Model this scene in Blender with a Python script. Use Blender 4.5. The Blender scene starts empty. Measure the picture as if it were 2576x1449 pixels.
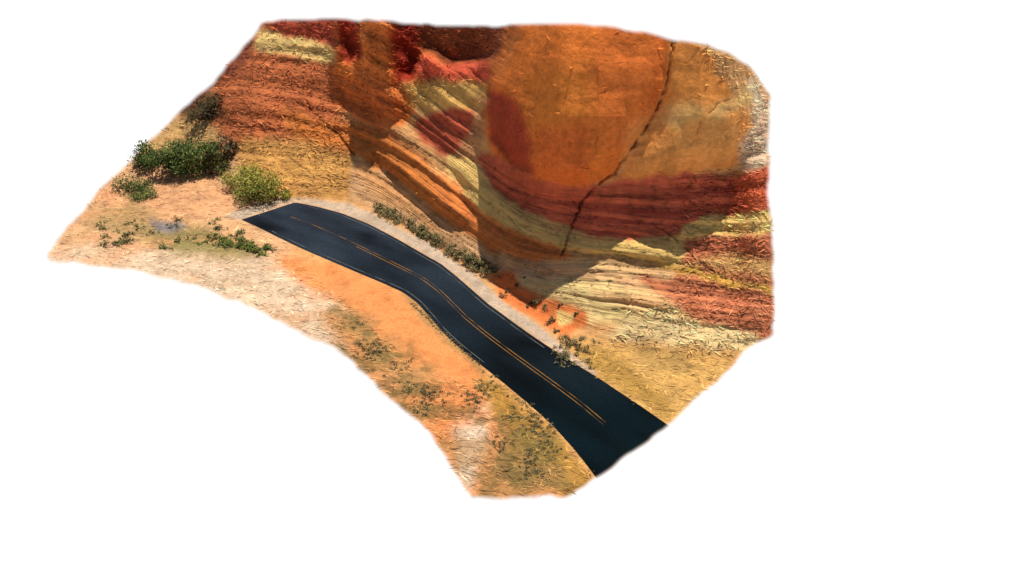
import bpy, math, random
import numpy as np
rng=np.random.default_rng(7); random.seed(7)
scene=bpy.context.scene
# ---------------------------------------------------------------- camera
H=80.0; PITCH=math.radians(30); F=1288/math.tan(math.radians(25)); CX,CY=1288.0,724.5
cam=bpy.data.cameras.new("camera"); co=bpy.data.objects.new("camera",cam); scene.collection.objects.link(co)
co.location=(0,0,H); co.rotation_euler=(math.radians(90)-PITCH,0,0)
cam.sensor_width=36; cam.lens=18/math.tan(math.radians(25)); cam.clip_end=5000
scene.camera=co
cp,sp=math.cos(PITCH),math.sin(PITCH)
def ray(u,v):
    X=(u-CX)/F; Y=(CY-v)/F
    return X, cp+Y*sp, -sp+Y*cp
def gnd(u,v,z=0.0):
    dx,dy,dz=ray(u,v); t=(z-H)/dz
    return dx*t,dy*t
# ---------------------------------------------------------------- helpers
TAB=rng.random((256,256))
def vn(x,y,s=0):
    x=np.asarray(x,float)+s*17.31; y=np.asarray(y,float)+s*7.77
    xi=np.floor(x).astype(int); yi=np.floor(y).astype(int); fx=x-xi; fy=y-yi
    fx=fx*fx*(3-2*fx); fy=fy*fy*(3-2*fy)
    g=lambda a,b:TAB[a%256,b%256]
    return (g(xi,yi)*(1-fx)+g(xi+1,yi)*fx)*(1-fy)+(g(xi,yi+1)*(1-fx)+g(xi+1,yi+1)*fx)*fy
def fbm(x,y,s=0,o=4):
    r=0;a=1;t=0
    for i in range(o):
        r=r+a*vn(x*2**i,y*2**i,s+i*3); t+=a; a*=.55
    return r/t
def inpoly(U,V,P):
    ins=np.zeros(U.shape,bool); n=len(P)
    for i in range(n):
        x1,y1=P[i]; x2,y2=P[(i+1)%n]
        if y1==y2: continue
        c=((y1>V)!=(y2>V))&(U<(x2-x1)*(V-y1)/(y2-y1)+x1)
        ins^=c
    return ins
def box(a,r,ax):
    if r<1: return a
    a=np.moveaxis(a,ax,0); p=np.concatenate([np.repeat(a[:1],r+1,0),a,np.repeat(a[-1:],r,0)],0)
    c=np.cumsum(p,0); o=(c[2*r+1:]-c[:-2*r-1])/(2*r+1)
    return np.moveaxis(o,0,ax)
def blur(a,px):
    r=int(round(px/STEP))
    for _ in range(2): a=box(box(a,r,0),r,1)
    return a
def lin(c):
    c=np.array(c,float)/255
    return np.where(c<=.04045,c/12.92,((c+.055)/1.055)**2.4)
def distpl(U,V,P):
    d=np.full(U.shape,1e9)
    for (x1,y1),(x2,y2) in zip(P[:-1],P[1:]):
        L=(x2-x1)**2+(y2-y1)**2
        t=np.clip(((U-x1)*(x2-x1)+(V-y1)*(y2-y1))/L,0,1)
        d=np.minimum(d,np.hypot(U-x1-t*(x2-x1),V-y1-t*(y2-y1)))
    return d
def cv(pts):
    a=np.array(pts,float); return lambda u:np.interp(u,a[:,0],a[:,1])
# ---------------------------------------------------------------- grid (survey samples of the place)
STEP=2.5
us=np.arange(84,1986,STEP); vs=np.arange(20,1290,STEP)
U,V=np.meshgrid(us,vs)          # rows = v
OUT=[(655,60),(700,50),(860,48),(1000,55),(1300,60),(1430,62),(1520,68),(1600,82),(1680,98),(1760,112),(1820,132),(1870,165),(1905,200),(1935,238),(1932,300),(1935,400),(1930,490),(1946,590),(1946,700),(1946,845),(1900,868),(1870,890),(1835,930),(1785,970),(1740,1015),(1685,1065),(1600,1130),(1520,1185),(1470,1225),(1430,1247),(1300,1252),(1185,1253),(1150,1195),(1110,1130),(1070,1080),(1020,1035),(960,985),(920,940),(870,895),(800,855),(740,825),(680,795),(600,760),(520,730),(440,705),(350,688),(250,670),(170,665),(115,655),(140,605),(200,540),(260,470),(330,400),(390,340),(450,280),(530,210),(590,145),(630,100)]
WU=U+(fbm(U/40,V/40,31,2)-.5)*10; WV=V+(fbm(U/40,V/40,47,2)-.5)*10
edge=blur(inpoly(WU,WV,OUT).astype(float),6)
ALPHA=np.clip((edge-.08)/.84,0,1)
B0=cv([(0,690),(115,620),(300,470),(450,440),(560,470),(640,505),(700,500),(870,505),(960,535),(1100,622),(1230,705),(1300,750),(1400,805),(1500,850),(1600,872),(1750,900),(1990,880)])
B1=cv([(0,560),(400,340),(560,370),(700,385),(890,395),(960,430),(1050,500),(1150,590),(1250,650),(1350,680),(1500,672),(1700,690),(1990,745)])
B2=cv([(0,460),(400,250),(560,230),(700,240),(850,280),(1000,330),(1130,410),(1220,490),(1310,565),(1450,605),(1560,622),(1700,640),(1990,670)])
B3=cv([(0,300),(400,150),(600,110),(850,130),(1000,200),(1130,330),(1230,380),(1330,440),(1600,440),(1990,420)])
def sm1(a):
    for _ in range(3): a=box(a,14,1)
    return a
b0=B0(U); b1=sm1(B1(U)); b2=sm1(B2(U)); b3=sm1(B3(U))
B=np.where(V>b0,(b0-V)/120,np.where(V>b1,(b0-V)/np.maximum(b0-b1,5),np.where(V>b2,1+(b1-V)/np.maximum(b1-b2,5),np.where(V>b3,2+(b2-V)/np.maximum(b2-b3,5),3+(b3-V)/260))))
Bs=blur(B,12)
grad=blur(np.hypot(*np.gradient(Bs)),12)
# slope field, degrees
TH=np.interp(B,[0,.15,1,1.2,2,3,4],[24,34,38,44,46,52,54])
TH=TH*np.interp(U,[300,560,760],[.55,.8,1.0])
def region(poly,px=0,w=12):
    m=inpoly(U+(fbm(U/30,V/30,5,3)-.5)*w*2,V+(fbm(U/30,V/30,9,3)-.5)*w*2,poly).astype(float)
    return blur(m,px) if px else m
DOME1=[(1320,0),(1290,120),(1245,220),(1215,300),(1240,400),(1330,470),(1460,480),(1545,430),(1640,290),(1680,150),(1690,0)]
DOME2=[(1690,0),(1655,290),(1560,430),(1520,470),(1700,435),(1860,410),(1900,300),(1960,100),(1900,0)]
PILL=[(850,0),(845,120),(832,200),(880,250),(950,270),(1030,250),(1060,200),(1240,150),(1290,80),(1320,0)]
def setth(poly,val,px):
    global TH
    m=region(poly,px,6); TH=TH*(1-m)+val*m
setth(DOME1,81.3,12); setth(DOME2,80,12); setth(PILL,80.5,8)
setth([(1320,0),(1300,110),(1250,220),(1225,230),(1250,120),(1280,0)],60,6)
setth([(1330,440),(1460,470),(1430,560),(1380,540)],64,14)
setth([(1860,180),(1960,180),(1960,900),(1880,900)],50,20)
TH=TH+(fbm(U/70,V/50,3,2)-.5)*10*np.clip(B,0,1)
T=np.tan(np.radians(np.clip(TH,5,87)))
dx,dy,dz=ray(U,V); M=dz/dy
_,dyb,dzb=ray(U[0],b0[0]); YB=-H/(dzb/dyb)
Y=np.zeros(U.shape); Z=np.zeros(U.shape); was=np.zeros(len(us),bool)
for i in range(len(vs)-1,-1,-1):
    g=-H/M[i]
    if i==len(vs)-1: Y[i]=g; continue
    up=V[i]<=b0[i]
    yp=np.where(was,Y[i+1],YB); zp=np.where(was,Z[i+1],0)
    y1=(H-zp+T[i]*yp)/(T[i]-M[i])
    Y[i]=np.where(up,y1,g); Z[i]=np.where(up,H+M[i]*y1,0); was=up
X=Y*dx/dy
RIGHT=[(738,511),(740,509),(800,521),(860,537),(930,565),(1000,602),(1060,637),(1110,665),(1150,697),(1190,732),(1230,767),(1260,788),(1300,818),(1350,853),(1400,886),(1450,918),(1500,948),(1560,988),(1620,1028),(1700,1084),(1760,1130)]
LEFT=[(608,553),(660,577),(710,602),(760,626),(830,656),(900,686),(960,711),(1015,736),(1050,762),(1080,796),(1110,832),(1150,870),(1190,902),(1220,926),(1270,966),(1330,1016),(1390,1070),(1440,1125),(1480,1175),(1520,1230),(1550,1270)]
ROADP=RIGHT+LEFT[::-1]
SHO=[(560,545),(640,515),(700,498),(790,500),(870,510),(930,533),(1000,571),(1080,612),(1150,660),(1200,695),(1240,732),(1270,762),(1330,800),(1380,838),(1430,884),(1500,938)]
roadm=inpoly(U,V,ROADP).astype(float)
dr=np.where(roadm>0,0,np.minimum(distpl(U,V,RIGHT),distpl(U,V,LEFT)))
fr=np.clip((dr-25)/50,0,1)
cl=np.clip(B*6,0,1); dome=np.clip(region(DOME1,12)+region(DOME2,12),0,1)
# ledges and bumps: push rock out / in along its facing direction
bw=Bs+ (fbm(X/9,Z/9,21,3)-.5)*.08
def band(f): return np.clip(1.3-3.2*f*grad,0,1)
def ledge(f,xs,s):
    n=vn(bw*f,X/xs,s); return (n-.5)*band(f)
led=ledge(9,30,2)*1.7+ledge(20,16,4)*1.3+ledge(34,9,6)*.9+ledge(60,6,8)*.5
led*=np.interp(U,[700,900],[.5,1])
rf=fbm(X/3.2+bw*3,bw*11,141,3); rg=fbm(X/7-Z/4,Z/6+X/9,151,4)
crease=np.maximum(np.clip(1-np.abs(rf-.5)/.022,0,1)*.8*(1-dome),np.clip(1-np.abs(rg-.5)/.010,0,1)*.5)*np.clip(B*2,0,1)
big=(fbm(X/9,Z/7,11,4)-.5)*3.4
def bulge(poly,px,h,w=8):
    m=region(poly,px,w); return h*np.sqrt(np.clip(m,0,1))*m
rnd=np.clip((V-60)/230,0,1)**.7
shape=(bulge(DOME1,36,6.5)+bulge(DOME2,36,5.5))*(.28+.72*rnd)
shape+=bulge([(915,20),(1000,20),(992,150),(1010,240),(1005,300),(950,300),(915,200)],12,3.6)
shape-=bulge([(862,20),(912,20),(912,130),(880,155),(855,120)],8,3.4)
shape-=bulge([(1005,20),(1290,20),(1240,150),(1130,170),(1070,130),(1040,200),(1010,200)],10,6.5)
shape-=bulge([(1225,220),(1270,230),(1310,300),(1330,430),(1290,420),(1235,340)],8,2.8)
shape+=bulge([(890,300),(1010,300),(1110,400),(1190,560),(1100,520),(980,420)],14,2.0)
shape+=bulge([(1130,395),(1210,430),(1300,530),(1470,590),(1700,610),(1700,655),(1430,625),(1290,575),(1180,500)],10,1.2)
CRK=[([(1690,90),(1672,200),(1650,270),(1600,345),(1545,430),(1500,462),(1468,505),(1440,570),(1415,640)],5,.9),
 ([(760,248),(790,285),(830,320),(860,350),(892,388)],5,.8),([(1495,340),(1488,380),(1470,420),(1468,470)],3,.25),
 ([(1860,235),(1790,262),(1750,300),(1720,360)],4,.2),
 ([(1640,560),(1700,600),(1745,650),(1820,700),(1946,735)],3,.5),([(1650,640),(1730,672),(1830,700)],3,.3),
 ([(1310,560),(1430,600),(1560,640),(1640,660)],3,.25)]
wu=U+(fbm(U/14,V/14,61,2)-.5)*9; wv=V+(fbm(U/14,V/14,71,2)-.5)*9
crack=np.zeros(U.shape); cdep=np.zeros(U.shape)
for p,w,d in CRK:
    c=np.clip(1-distpl(wu,wv,p)/w,0,1)*np.clip(fbm(U/25,V/25,77,2)*2.4-.3,0,1); crack=np.maximum(crack,c*min(1,d+.1)); cdep=np.maximum(cdep,c*d)
disp=cl*(led*(1-.92*dome)*np.clip(B*2,0,1)+big*(.6-.2*dome)+shape-crease*.35*(1-.6*dome))-cdep*cl
disp=disp*np.clip((1960-U)/90,.3,1)
Y=Y-disp*.85; Z=Z+disp*.30
Z=Z+fr*(1-cl)*((fbm(X/7,Y/7,13,4)-.45)*1.8*np.clip((dr-25)/160,0,1)+(fbm(X/1.3,Y/1.3,15,3)-.45)*.35)
# ---------------------------------------------------------------- base colours (rock and soil types)
def cap(c):
    m=c.max(-1,keepdims=True); return c*np.minimum(1,.82/np.maximum(m,1e-6))
C=np.zeros(U.shape+(3,)); C[:]=lin((222,165,105))/1.15
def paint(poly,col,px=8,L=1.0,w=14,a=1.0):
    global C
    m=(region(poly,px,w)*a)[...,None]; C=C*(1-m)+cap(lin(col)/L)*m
G=1.15;S=.98;D=.72;HL=1.1
paint([(0,300),(600,300),(760,700),(0,760)],(226,174,126),12,G)
paint([(80,620),(330,620),(700,650),(800,700),(900,800),(960,1000),(700,900),(0,760)],(232,200,166),14,G)
paint([(690,640),(830,660),(960,712),(1010,735),(1090,830),(1150,880),(1230,940),(1210,985),(1150,1010),(1060,940),(960,890),(930,830),(900,790),(800,740),(730,700)],(242,152,88),9,G)
paint([(250,470),(560,440),(620,530),(420,560),(260,540)],(228,168,120),12,G)
paint([(800,780),(900,800),(960,880),(1100,930),(1230,1000),(1500,1300),(1150,1300),(1000,1050),(880,900)],(222,150,92),14,G)
paint([(1220,935),(1300,1000),(1400,1090),(1520,1240),(1440,1270),(1330,1150),(1240,1040),(1200,970)],(182,134,62),12,G)
paint([(840,770),(930,800),(970,880),(1010,920),(1100,950),(1090,1010),(990,960),(930,900),(870,830)],(172,134,82),14,G,18,.8)
paint([(1140,1060),(1230,1010),(1220,1120),(1180,1250),(1150,1200)],(224,194,164),10,G)
paint([(1260,1085),(1400,1090),(1440,1230),(1280,1240)],(140,116,62),14,G,18,.85)
paint([(1050,960),(1200,970),(1240,1060),(1100,1100)],(230,142,82),10,G,14,.7)
paint([(1420,860),(1600,860),(1860,880),(1800,990),(1690,1080),(1560,985),(1460,920)],(216,168,96),12,G)
paint([(1440,850),(1560,900),(1680,1000),(1690,1070),(1580,990),(1480,930)],(172,132,60),10,G,12,.7)
paint([(1580,880),(1720,880),(1740,930),(1620,930)],(160,130,78),12,G,14,.6)
# left grass and rocks
paint([(190,540),(340,500),(420,560),(560,590),(670,630),(600,650),(400,620),(250,580)],(168,142,90),12,G,20,.7)
paint([(360,580),(520,585),(660,620),(640,645),(420,635)],(110,118,58),12,G,20,.6)
paint([(370,548),(450,556),(470,580),(400,582)],(110,115,125),6,G,8,.8)
paint([(300,470),(380,460),(400,500),(310,500)],(90,95,45),8,G,12,.7)
# left hill
paint([(540,180),(650,40),(860,40),(860,300),(1000,330),(1000,400),(880,400),(700,370),(560,400),(520,300)],(202,114,68),10,HL)
paint([(700,260),(800,300),(960,330),(1080,400),(1150,500),(1200,590),(1100,540),(1000,450),(890,400),(740,350)],(216,128,62),10,HL)
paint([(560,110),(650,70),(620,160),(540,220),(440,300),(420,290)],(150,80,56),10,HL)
paint([(650,75),(780,95),(850,130),(850,165),(740,140),(640,120)],(230,192,120),6,HL)
paint([(665,40),(860,40),(850,120),(780,95),(690,80)],(188,84,58),6,HL)
paint([(600,350),(760,350),(900,395),(900,440),(880,500),(700,500),(600,450)],(218,160,88),10,HL)
paint([(390,320),(470,290),(560,330),(560,420),(480,440),(360,380)],(204,160,102),10,HL)
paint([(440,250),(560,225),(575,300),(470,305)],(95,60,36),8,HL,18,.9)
# pillars / slot; shade of the recessed alcoves painted in as darker rock
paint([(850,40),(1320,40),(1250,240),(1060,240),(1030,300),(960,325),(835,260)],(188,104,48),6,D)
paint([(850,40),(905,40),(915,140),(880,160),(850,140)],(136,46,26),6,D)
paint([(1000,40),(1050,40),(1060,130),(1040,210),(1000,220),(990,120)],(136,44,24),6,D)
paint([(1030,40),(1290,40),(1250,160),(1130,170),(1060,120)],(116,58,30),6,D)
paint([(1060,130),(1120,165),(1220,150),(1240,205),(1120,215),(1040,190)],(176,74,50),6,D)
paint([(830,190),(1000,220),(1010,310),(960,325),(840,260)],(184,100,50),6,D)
paint([(1010,215),(1110,200),(1230,215),(1210,280),(1080,275),(1030,260)],(214,166,92),7,HL)
paint([(1040,310),(1100,275),(1190,275),(1190,330),(1130,400),(1050,350)],(190,90,62),6,HL)
paint([(1180,245),(1240,245),(1170,340),(1130,420),(1180,400),(1215,350),(1230,280)],(180,120,80),6,S,8,.6)
# big domes
paint(DOME1,(208,112,46),6,D-.05); paint([(1320,190),(1440,160),(1500,240),(1420,340),(1340,300)],(208,122,48),22,D,20,.6)
paint([(1330,330),(1480,300),(1470,460),(1340,450)],(206,98,44),16,D-.05,14,.7)
paint([(1500,60),(1690,90),(1640,280),(1540,400),(1490,300)],(204,106,46),16,D-.05,14,.8)
paint(DOME2+[(1940,430)],(214,134,64),6,D)
paint([(1560,330),(1660,260),(1860,250),(1870,400),(1700,430),(1560,440)],(218,148,80),14,D,14,.7)
paint([(1655,262),(1755,265),(1745,300),(1690,320),(1650,300)],(228,184,112),8,D,22,.6)
paint([(1750,310),(1800,250),(1900,205),(1900,240),(1800,290)],(230,190,120),8,D,18,.6)
paint([(1870,200),(1925,230),(1930,400),(1880,430),(1850,400),(1880,300)],(200,182,155),8,D,26,.7)
paint([(1225,220),(1280,240),(1325,300),(1340,440),(1290,420),(1230,350)],(156,62,38),7,D)  # dome's shaded left side, shade painted in as dark red
# red stratum under the domes
paint([(1200,380),(1240,385),(1335,440),(1460,468),(1510,455),(1610,440),(1720,430),(1840,440),(1940,415),(1940,540),(1800,545),(1720,590),(1600,600),(1480,590),(1400,560),(1310,530),(1260,490),(1210,440)],(186,92,64),5,.88)
paint([(1570,485),(1580,540),(1560,600),(1460,580)],(205,102,72),5,.88,8,.7)  # sunlit triangle painted as a lighter red
paint([(1850,440),(1940,415),(1940,530),(1830,530)],(205,98,62),6,HL)
# yellow stratum
YU=[(1125,385),(1180,400),(1220,440),(1260,490),(1310,530),(1400,560),(1480,592),(1560,602),(1640,600),(1705,600),(1730,560),(1800,543),(1940,530)]
YL=[(1940,590),(1850,592),(1790,600),(1740,640),(1720,668),(1600,652),(1500,638),(1430,628),(1350,606),(1280,575),(1220,535),(1165,485),(1125,430)]
paint(YU+YL,(232,192,114),3,.92,9)
paint([(1640,655),(1720,664),(1800,690),(1946,728),(1946,745),(1800,712),(1700,680)],(222,170,76),4,1)
# orange/red stratum below the yellow
paint([(1100,430),(1165,485),(1220,535),(1280,575),(1350,606),(1430,628),(1440,650),(1330,660),(1230,630),(1150,580),(1080,500)],(208,122,62),5,.88)
# brown right strata
paint([(1720,600),(1946,590),(1946,725),(1800,688),(1720,655)],(200,116,78),5,HL)
paint([(1740,655),(1850,640),(1940,660),(1940,700),(1850,690)],(224,182,110),8,HL,12,.7)
paint([(1560,668),(1700,680),(1800,712),(1946,745),(1960,850),(1880,850),(1700,780),(1640,730)],(206,124,84),6,HL)
# pale lower slope
paint([(885,395),(960,430),(1050,500),(1150,585),(1240,640),(1340,672),(1440,655),(1500,665),(1600,690),(1640,730),(1500,730),(1300,720),(1230,690),(1100,612),(960,535),(880,500)],(226,174,122),6,S)
paint([(900,400),(1000,460),(1100,545),(1180,600),(1080,570),(960,500),(890,440)],(224,160,100),8,S,10,.8)
paint([(1350,655),(1500,650),(1700,680),(1700,700),(1500,690)],(228,188,130),6,S,8,.8)
paint([(1310,695),(1450,700),(1640,730),(1700,780),(1720,820),(1560,820),(1440,800),(1310,750)],(238,206,138),7,S)
paint([(1480,735),(1690,745),(1720,780),(1560,770)],(222,150,104),8,S,10,.6)
paint([(1600,800),(1720,800),(1900,840),(1900,885),(1700,865),(1520,850)],(240,208,148),8,S)
paint([(1230,690),(1300,676),(1312,720),(1380,750),(1480,780),(1480,815),(1430,850),(1340,800),(1260,750)],(230,128,68),5,G)
paint([(1395,782),(1445,790),(1440,812),(1410,825)],(236,196,120),3,G,5)
# gravel shoulder
RS=[(u,v-1) for u,v in RIGHT if u<1520]
paint(SHO+RS[::-1]+[(700,520),(608,553)],(200,176,150),2,G,3)
# roadside fringe
paint([(1020,730),(1060,765),(1120,840),(1225,925),(1215,945),(1100,850),(1040,780),(1000,740)],(160,125,75),5,G,8,.7)
# texture at survey scale
n1=fbm(X/2.2,(Y+Z)/2.2,81,4); n2=fbm(X/.8,(Y+Z)/.8,85,3)
stn=.5+(fbm(X/10,bw*14,91,2)-.5)*.6+(vn(X/5,bw*40,95)-.5)*.5*band(40)+(vn(X/4,bw*70,99)-.5)*.35*band(70)
stA=cl*(1-.9*dome)*np.interp(U,[650,900],[.5,1])
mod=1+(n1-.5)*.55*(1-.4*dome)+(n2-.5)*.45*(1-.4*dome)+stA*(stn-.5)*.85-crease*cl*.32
vst=fbm(X/1.4,Z/11,121,4); mod+=dome*(vst-.5)*.4+dome*(fbm(X/5,Z/5,131,3)-.5)*.35
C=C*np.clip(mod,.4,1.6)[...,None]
sc=region([(800,760),(960,780),(1060,900),(1240,1000),(1480,1200),(1150,1280),(850,900)],20)*(1-roadm)
pat=np.clip((fbm(X/5,Y/5,161,4)-.47)*6,0,1)*(1-cl)*fr*.6*np.clip(sc+.3*(U<900)+.4*(U>1450),0,1)
C=C*(1-pat[...,None])+lin((178,134,82))/1.15*pat[...,None]
pat2=np.clip((fbm(X/6,Y/3,171,4)-.54)*6,0,1)*(1-cl)*fr*.4*(U<1000)
C=C*(1-pat2[...,None])+lin((236,164,112))/1.15*pat2[...,None]
spk=np.clip((fbm(X/2.4,Y/2.4,101,4)-.52)*9,0,1)*(.7*sc+.12*(1-cl))*fr
C=C*(1-spk[...,None]*.75)+lin((108,96,54))*.9*spk[...,None]*.75
C=C*(1-.5*crack)[...,None]
C=cap(np.clip(C,0.004,2))
# ---------------------------------------------------------------- materials
def mat_vc(name,strat=True,rough=.92,bump=.5,scale=1.0,var=.35,alpha=True):
    m=bpy.data.materials.new(name); m.use_nodes=True; nt=m.node_tree; N=nt.nodes; Lk=nt.links
    bs=N["Principled BSDF"]; bs.inputs["Roughness"].default_value=rough; bs.inputs["Specular IOR Level"].default_value=.15
    a=N.new("ShaderNodeAttribute"); a.attribute_name="Col"
    geo=N.new("ShaderNodeNewGeometry")
    n=N.new("ShaderNodeTexNoise"); n.inputs["Scale"].default_value=1.6*scale; n.inputs["Detail"].default_value=6; n.inputs["Roughness"].default_value=.65
    Lk.new(geo.outputs["Position"],n.inputs["Vector"])
    fac=n.outputs["Fac"]
    if strat:
        uv=N.new("ShaderNodeUVMap"); uv.uv_map="strata"
        mp=N.new("ShaderNodeMapping"); mp.inputs["Scale"].default_value=(.3,2.2,1)
        n2=N.new("ShaderNodeTexNoise"); n2.inputs["Scale"].default_value=1.0; n2.inputs["Detail"].default_value=4; n2.inputs["Roughness"].default_value=.6; n2.inputs["Distortion"].default_value=.3
        Lk.new(uv.outputs["UV"],mp.inputs["Vector"]); Lk.new(mp.outputs["Vector"],n2.inputs["Vector"])
        at=N.new("ShaderNodeAttribute"); at.attribute_name="strat_amt"
        mx=N.new("ShaderNodeMix"); mx.data_type='FLOAT'
        Lk.new(at.outputs["Fac"],mx.inputs[0]); Lk.new(n.outputs["Fac"],mx.inputs[2]); Lk.new(n2.outputs["Fac"],mx.inputs[3])
        fac=mx.outputs[0]
    mr=N.new("ShaderNodeMapRange"); mr.inputs[1].default_value=.3; mr.inputs[2].default_value=.7; mr.inputs[3].default_value=1-var; mr.inputs[4].default_value=1+var
    Lk.new(fac,mr.inputs[0])
    vm=N.new("ShaderNodeVectorMath"); vm.operation='SCALE'; Lk.new(a.outputs["Color"],vm.inputs[0]); Lk.new(mr.outputs[0],vm.inputs["Scale"])
    Lk.new(vm.outputs[0],bs.inputs["Base Color"])
    if bump:
        bp=N.new("ShaderNodeBump"); bp.inputs["Strength"].default_value=bump; bp.inputs["Distance"].default_value=.4
        Lk.new(fac,bp.inputs["Height"]); Lk.new(bp.outputs[0],bs.inputs["Normal"])
    if alpha:
        al=N.new("ShaderNodeAttribute"); al.attribute_name="edge_fade"; Lk.new(al.outputs["Fac"],bs.inputs["Alpha"])
    return m
M_rock=mat_vc("banded_sandstone",True,.9,.75,1,.24)
M_soil=mat_vc("desert_soil",False,.95,.5,1.6,.22)
def mesh_obj(name,verts,faces,cols,mat,alpha=None,strat=None,uv=None,smooth=True,parent=None):
    me=bpy.data.meshes.new(name); verts=np.asarray(verts,np.float32); faces=np.asarray(faces,np.int32)
    k=faces.shape[1]; me.vertices.add(len(verts)); me.vertices.foreach_set("co",verts.ravel())
    me.loops.add(faces.size); me.loops.foreach_set("vertex_index",faces.ravel())
    me.polygons.add(len(faces)); me.polygons.foreach_set("loop_start",np.arange(0,faces.size,k,dtype=np.int32)); 
    me.polygons.foreach_set("loop_total",np.full(len(faces),k,np.int32))
    me.update(calc_edges=True); me.validate()
    me.polygons.foreach_set("use_smooth",np.full(len(me.polygons),smooth))
    if cols is not None:
        c=me.attributes.new("Col",'FLOAT_COLOR','POINT'); c.data.foreach_set("color",np.concatenate([cols,np.ones((len(cols),1))],1).astype(np.float32).ravel())
    al=np.ones(len(verts)) if alpha is None else alpha
    at=me.attributes.new("edge_fade",'FLOAT','POINT'); at.data.foreach_set("value",al.astype(np.float32))
    if strat is not None:
        at=me.attributes.new("strat_amt",'FLOAT','POINT'); at.data.foreach_set("value",strat.astype(np.float32))
    if uv is not None:
        l=me.uv_layers.new(name="strata"); l.data.foreach_set("uv",uv[faces.ravel()].astype(np.float32).ravel())
    me.materials.append(mat); o=bpy.data.objects.new(name,me); scene.collection.objects.link(o)
    if parent: o.parent=parent
    return o
nr,nc=U.shape; idx=np.arange(nr*nc).reshape(nr,nc)
q=np.stack([idx[1:,:-1],idx[1:,1:],idx[:-1,1:],idx[:-1,:-1]],-1).reshape(-1,4)
am=(ALPHA>0.003); keep=(am[1:,:-1]|am[1:,1:]|am[:-1,1:]|am[:-1,:-1]).ravel()
iscl=(V<=b0); fc=(iscl[1:,:-1]&iscl[1:,1:]&iscl[:-1,1:]&iscl[:-1,:-1]).ravel()
VT=np.stack([X,Y,Z],-1).reshape(-1,3); CF=C.reshape(-1,3); AF=ALPHA.ravel(); SF=stA.ravel(); UVF=np.stack([X,Bs*13],-1).reshape(-1,2)
def sub(name,mask,mat):
    f=q[mask]; used,inv=np.unique(f,return_inverse=True); f=inv.reshape(-1,4)
    return mesh_obj(name,VT[used],f,CF[used],mat,AF[used],SF[used],UVF[used])
sub("ground",keep&~fc,M_soil); sub("sandstone_cliff",keep&fc,M_rock)
def sample(A,u,v):
    fi=(v-vs[0])/STEP; fj=(u-us[0])/STEP
    i=np.clip(fi.astype(int),0,nr-2); j=np.clip(fj.astype(int),0,nc-2); fi=fi-i; fj=fj-j
    if A.ndim==3: fi=fi[:,None]; fj=fj[:,None]
    return (A[i,j]*(1-fj)+A[i,j+1]*fj)*(1-fi)+(A[i+1,j]*(1-fj)+A[i+1,j+1]*fj)*fi
P3=np.stack([X,Y,Z],-1)
# ---------------------------------------------------------------- road
def resample(P,n):
    W=np.array([gnd(*p) for p in P]); s=np.r_[0,np.cumsum(np.hypot(*np.diff(W,axis=0).T))]; t=np.linspace(0,s[-1],n)
    a=np.stack([np.interp(t,s,W[:,0]),np.interp(t,s,W[:,1])],1)
    for _ in range(6):
        b=a.copy(); b[1:-1]=(a[:-2]+2*a[1:-1]+a[2:])/4; a=b
    return a
NR=260; L2=resample(LEFT,NR); R2=resample(RIGHT,NR)
def alphaW(p):
    p=np.asarray(p); x,y,z=p[:,0],p[:,1],p[:,2]-H
    fw=y*cp-z*sp; up=y*sp+z*cp; u=CX+F*x/fw; v=CY-F*up/fw
    return sample(ALPHA,np.clip(u,us[0],us[-2]),np.clip(v,vs[0],vs[-2])),u,v
def ribbon(name,t0,t1,z,col,mat,i0=0,i1=NR,nx=2,parent=None,worn=0):
    vv=[];t0=np.broadcast_to(t0,(NR,)); t1=np.broadcast_to(t1,(NR,))
    for i in range(i0,i1):
        for k in range(nx):
            t=t0[i]+(t1[i]-t0[i])*k/(nx-1); p=L2[i]*(1-t)+R2[i]*t; vv.append((p[0],p[1],z))
    vv=np.array(vv); n=i1-i0; id_=np.arange(n*nx).reshape(n,nx)
    f=np.stack([id_[:-1,:-1],id_[:-1,1:],id_[1:,1:],id_[1:,:-1]],-1).reshape(-1,4)
    a,u,v=alphaW(vv)
    if worn:
        a=a*np.clip((fbm(vv[:,0]/2.5,vv[:,1]/2.5,worn,3)-.32)*5,.2,.9)
    c=col(vv,u,v) if callable(col) else np.tile(col,(len(vv),1))
    return mesh_obj(name,vv,f,c,mat,a,parent=parent)
M_asph=mat_vc("asphalt",False,.8,.15,1.2,.22)
M_asph.node_tree.nodes["Principled BSDF"].inputs["Specular IOR Level"].default_value=.04
M_paint=mat_vc("road_paint",False,.7,0,2.5,.45)
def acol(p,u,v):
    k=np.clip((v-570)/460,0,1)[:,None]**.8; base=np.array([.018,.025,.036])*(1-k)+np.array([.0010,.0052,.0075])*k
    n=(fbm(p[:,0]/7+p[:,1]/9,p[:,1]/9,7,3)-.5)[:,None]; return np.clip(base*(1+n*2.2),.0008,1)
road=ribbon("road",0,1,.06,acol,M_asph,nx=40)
ww=np.hypot(*(R2-L2).T); YC=lin((215,150,60))*.5
ribbon("yellow_line_near",.5-.26/ww-.05/ww,.5-.26/ww+.05/ww,.07,YC,M_paint,60,228,parent=road,worn=3)
ribbon("yellow_line_far",.5+.26/ww-.05/ww,.5+.26/ww+.05/ww,.07,YC,M_paint,14,228,parent=road,worn=5)
WC=lin((150,150,150))*.42
ribbon("edge_line_near",.55/ww,.67/ww,.07,WC,M_paint,20,170,parent=road,worn=8)
ribbon("edge_line_far",1-.67/ww,1-.55/ww,.07,WC,M_paint,8,180,parent=road,worn=11)
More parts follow.
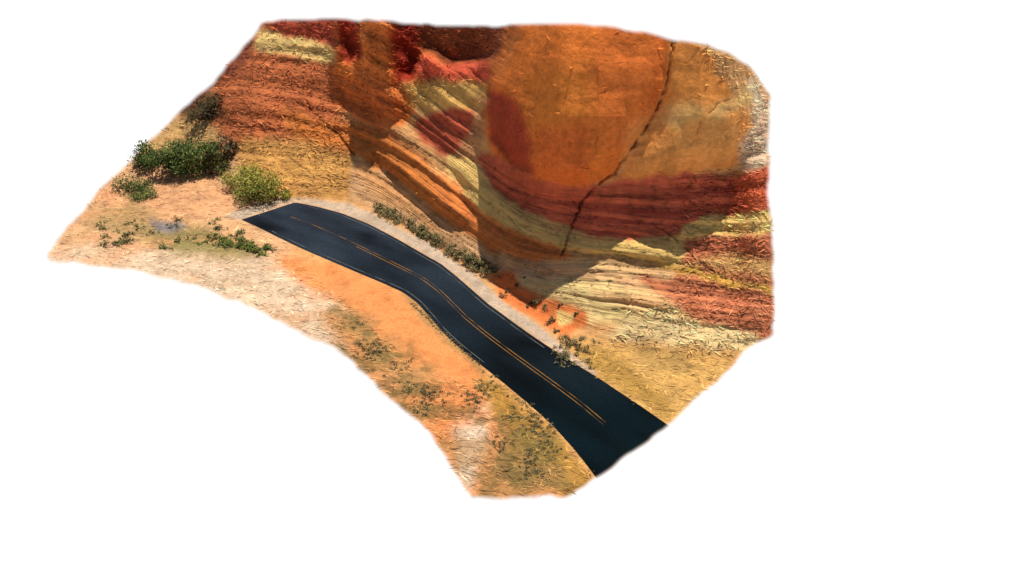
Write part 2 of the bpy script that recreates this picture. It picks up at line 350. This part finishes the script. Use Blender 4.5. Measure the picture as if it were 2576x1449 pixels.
# ---------------------------------------------------------------- vegetation builder
class Cloud:
    def __init__(s): s.v=[];s.f=[];s.c=[]
    def tri(s,a,b,c,col):
        n=len(s.v); s.v+=[a,b,c]; s.f.append((n,n+1,n+2)); s.c+=[col]*3
    def blade(s,p,d,l,w,col):
        d=d/np.linalg.norm(d); sd=np.cross(d,rng.normal(size=3)); sd/=np.linalg.norm(sd)
        s.tri(p-sd*w/2,p+sd*w/2,p+d*l,col)
    def needle(s,p,d,l,w,col,nrm=(0,-.25,1)):
        d=d/np.linalg.norm(d); sd=np.cross(d,np.array(nrm)+rng.normal(size=3)*.25); sd/=np.linalg.norm(sd)
        s.tri(p-d*l/2,p+sd*w/2,p+d*l/2,col); s.tri(p-d*l/2,p+d*l/2,p-sd*w/2,col)
    def done(s,name,mat):
        return mesh_obj(name,np.array(s.v),np.array(s.f),np.array(s.c),mat,smooth=False)
M_leaf=mat_vc("foliage",False,.8,0,1,.25,False)
def bush(cl,u,v,rad,hgt,n,cols,leaf=.28,blobs=9):
    if sample(ALPHA,np.array([u],float),np.array([v],float))[0]<.98: return
    p=sample(P3,np.array([u],float),np.array([v],float))[0]
    bl=[(p+np.array([rng.uniform(-.75,.75)*rad,rng.uniform(-.6,.6)*rad,hgt*rng.uniform(.2,.75)]),rad*rng.uniform(.25,.5)) for _ in range(blobs)]
    bw_=[b[1]**2 for b in bl]; bw_=np.array(bw_)/sum(bw_)
    for b,r in bl:      # stems
        d=b-p; cl.blade(p+rng.normal(size=3)*.1,d,np.linalg.norm(d),.14,np.array([.05,.03,.018]))
    bs_=rng.uniform(.6,1.4,blobs)
    for k in rng.choice(blobs,n,p=bw_):
        c,r=bl[k]; d=rng.normal(size=3); d/=np.linalg.norm(d); q_=c+d*r*rng.uniform(.35,1.08)*np.array([1,1,.8])
        q_[2]=max(q_[2],p[2]+.05)
        col=cols[rng.integers(len(cols))]*rng.uniform(.6,1.4)*bs_[k]
        cl.needle(q_,rng.normal(size=3)+d*.6,leaf*rng.uniform(.7,1.8),leaf*rng.uniform(.3,.6),col)
gr=[np.array(c) for c in [(.06,.11,.022),(.11,.15,.03),(.03,.06,.018),(.19,.19,.055)]]
yg=[np.array(c) for c in [(.22,.24,.03),(.30,.28,.045),(.13,.16,.03),(.38,.31,.07)]]
ol=[np.array(c) for c in [(.24,.20,.08),(.18,.16,.065),(.32,.24,.11),(.12,.11,.05)]]
dk=[np.array(c) for c in [(.09,.07,.03),(.06,.06,.028),(.15,.09,.04)]]
b=Cloud(); bush(b,420,425,5.5,5.4,2500,gr,.45,12); bush(b,460,430,5,6.0,2000,gr,.45,12); bush(b,505,425,5.4,6.0,2400,gr,.45,12); bush(b,385,412,3,2.6,500,gr,.4); bush(b,535,440,3.6,3,600,gr,.4); b.done("green_bush",M_leaf)
b=Cloud(); bush(b,655,497,4.6,5.0,2400,yg,.4,14); bush(b,610,470,4,4.0,1300,yg,.4,12); bush(b,695,503,2.4,2.4,600,yg,.35); b.done("yellow_green_bush",M_leaf)
b=Cloud(); bush(b,325,482,4.2,2.0,700,gr,.4); bush(b,372,492,2.8,1.4,350,gr,.4); b.done("green_bush",M_leaf)
b=Cloud(); bush(b,540,285,3.6,3,600,dk+[gr[2]],.5); bush(b,505,300,3,2,400,dk,.5); b.done("dark_bush",M_leaf)
b=Cloud(); bush(b,560,400,3,6,160,dk,.9,8); b.done("dead_bush",M_leaf)
b=Cloud()
for i in range(16):
    bush(b,540+i*9,600+i*2.6+rng.normal()*5,1.3,.7,90,gr+yg[:1],.35,4)
for i in range(30): bush(b,rng.uniform(230,660),rng.uniform(555,635),1.3,.3,40,gr+ol,.4,4)
b.done("low_green_shrubs",M_leaf)
# roadside scrub strip at the cliff foot
b=Cloud(); S_=cv([(950,519),(1010,546),(1060,579),(1110,607),(1160,634),(1200,657),(1250,684)])
for i in range(170):
    u=rng.uniform(945,1262); bush(b,u,S_(u)+rng.uniform(-8,22),rng.uniform(.6,1.3),rng.uniform(.4,.9),50,ol,.25,4)
b.done("roadside_scrub",M_leaf)
b=Cloud()
for (u,v,r) in [(1268,748,.9),(1275,735,.6),(1340,765,.8),(1355,762,1.0),(1368,778,.9),(1385,815,.9),(1392,808,.8),(1400,835,.7),(1330,772,.6),(1420,850,1.),(1440,868,1.2),(1300,720,.4),(1320,700,.3),(1460,880,1),(1410,770,.4),(1450,790,.4)]:
    bush(b,u,v,r*.85,r*.8,110,dk+ol,.2,5)
for i in range(40): bush(b,rng.uniform(1400,1500),rng.uniform(855,925),.7,.4,30,ol,.22,4)
b.done("desert_shrubs",M_leaf)
b=Cloud()
cen=[]
for i in range(26):
    t=rng.random(); z=[((850,790),(960,900),22),((950,900),(1100,960),18),((980,960),(1100,1010),22),((1180,990),(1250,1015),12),((1240,960),(1400,1120),14),((1260,1090),(1420,1240),34),((1260,1090),(1420,1240),34)][rng.integers(7)]
    cen.append((z[0][0]+(z[1][0]-z[0][0])*t+rng.normal()*z[2], z[0][1]+(z[1][1]-z[0][1])*t+rng.normal()*z[2]))
for i in range(390):
    c_=cen[rng.integers(len(cen))]; u=c_[0]+rng.normal()*20; v=c_[1]+rng.normal()*12
    if i>360: u,v=[(1030+(i-360)*6,760+(i-360)*5.4)][0]
    if inpoly(np.array([u]),np.array([v+3]),ROADP)[0]: continue
    bush(b,u,v,rng.uniform(.25,.6),rng.uniform(.12,.28),28,ol+dk[:1]+ol,.15,4)
b.done("desert_scrub",M_leaf)
# thin needles imitating splat streaks over the outer slopes
b=Cloud()
inner=[(880,330),(1200,200),(1300,45),(1700,60),(1840,250),(1840,420),(1700,430),(1720,700),(1560,840),(1400,900),(1230,960),(1060,960),(900,780),(720,640),(760,500),(880,480)]
cand_u=rng.uniform(110,1950,60000); cand_v=rng.uniform(45,1255,60000)
ok=inpoly(cand_u,cand_v,OUT)&~inpoly(cand_u,cand_v,ROADP)&(~inpoly(cand_u,cand_v,inner)|(rng.random(60000)<.01))
cand_u=cand_u[ok][:11000]; cand_v=cand_v[ok][:11000]
PP=sample(P3,cand_u,cand_v); CC=sample(C,cand_u,cand_v); AA=sample(ALPHA,cand_u,cand_v)
n_=0
for p,c,a,u,v in zip(PP,CC,AA,cand_u,cand_v):
    if a<.95: continue
    g_=v>B0(u)
    d=np.array([rng.normal(),rng.normal()*.8,rng.normal()*.5 if not g_ else rng.normal()*.06])
    if rng.random()<.6: d=np.array([1.,-.3,-.1 if not g_ else 0])+d*.5
    k=rng.choice([.65,.9,1.1,1.3,1.7]); c2=np.clip(c*k,0,.85)
    b.needle(p+(np.array([0,-.06,.05]) if not g_ else np.array([0,0,.03])),d,rng.uniform(.6,2.4),rng.uniform(.06,.24),c2,(0,-.6,.8) if not g_ else (0,-.1,1)); n_+=1
b.done("splat_needles",M_leaf)
# ---------------------------------------------------------------- light
SD=np.array([.155,.205,1.0]); SD/=np.linalg.norm(SD)
sun=bpy.data.lights.new("sun",'SUN'); sun.energy=4.6; sun.angle=math.radians(.5); sun.color=(1,.95,.87)
so=bpy.data.objects.new("sun",sun); scene.collection.objects.link(so)
from mathutils import Vector
so.rotation_euler=Vector(-SD).to_track_quat('-Z','Y').to_euler(); so.location=(60,200,150)
w=bpy.data.worlds.new("World"); scene.world=w; w.use_nodes=True; nt=w.node_tree; N=nt.nodes; Lk=nt.links
bg=N["Background"]; sky=N.new("ShaderNodeTexSky"); sky.sky_type='NISHITA'; sky.sun_disc=False
sky.sun_elevation=math.asin(SD[2]); sky.sun_rotation=math.atan2(SD[0],SD[1])
bg.inputs[1].default_value=.06
bg2=N.new("ShaderNodeBackground"); bg2.inputs[0].default_value=(1,1,1,1); bg2.inputs[1].default_value=1.15
tc=N.new("ShaderNodeTexCoord"); sx=N.new("ShaderNodeSeparateXYZ"); mr=N.new("ShaderNodeMapRange")
mr.inputs[1].default_value=-.12; mr.inputs[2].default_value=0.0
Lk.new(tc.outputs["Generated"],sx.inputs[0]); Lk.new(sx.outputs[2],mr.inputs[0])
ms=N.new("ShaderNodeMixShader"); Lk.new(sky.outputs[0],bg.inputs[0]); Lk.new(mr.outputs[0],ms.inputs[0]); Lk.new(bg2.outputs[0],ms.inputs[1]); Lk.new(bg.outputs[0],ms.inputs[2])
Lk.new(ms.outputs[0],N["World Output"].inputs[0])
scene.view_settings.view_transform='Standard'; scene.view_settings.look='None'; scene.view_settings.exposure=0
print("needles",n_)
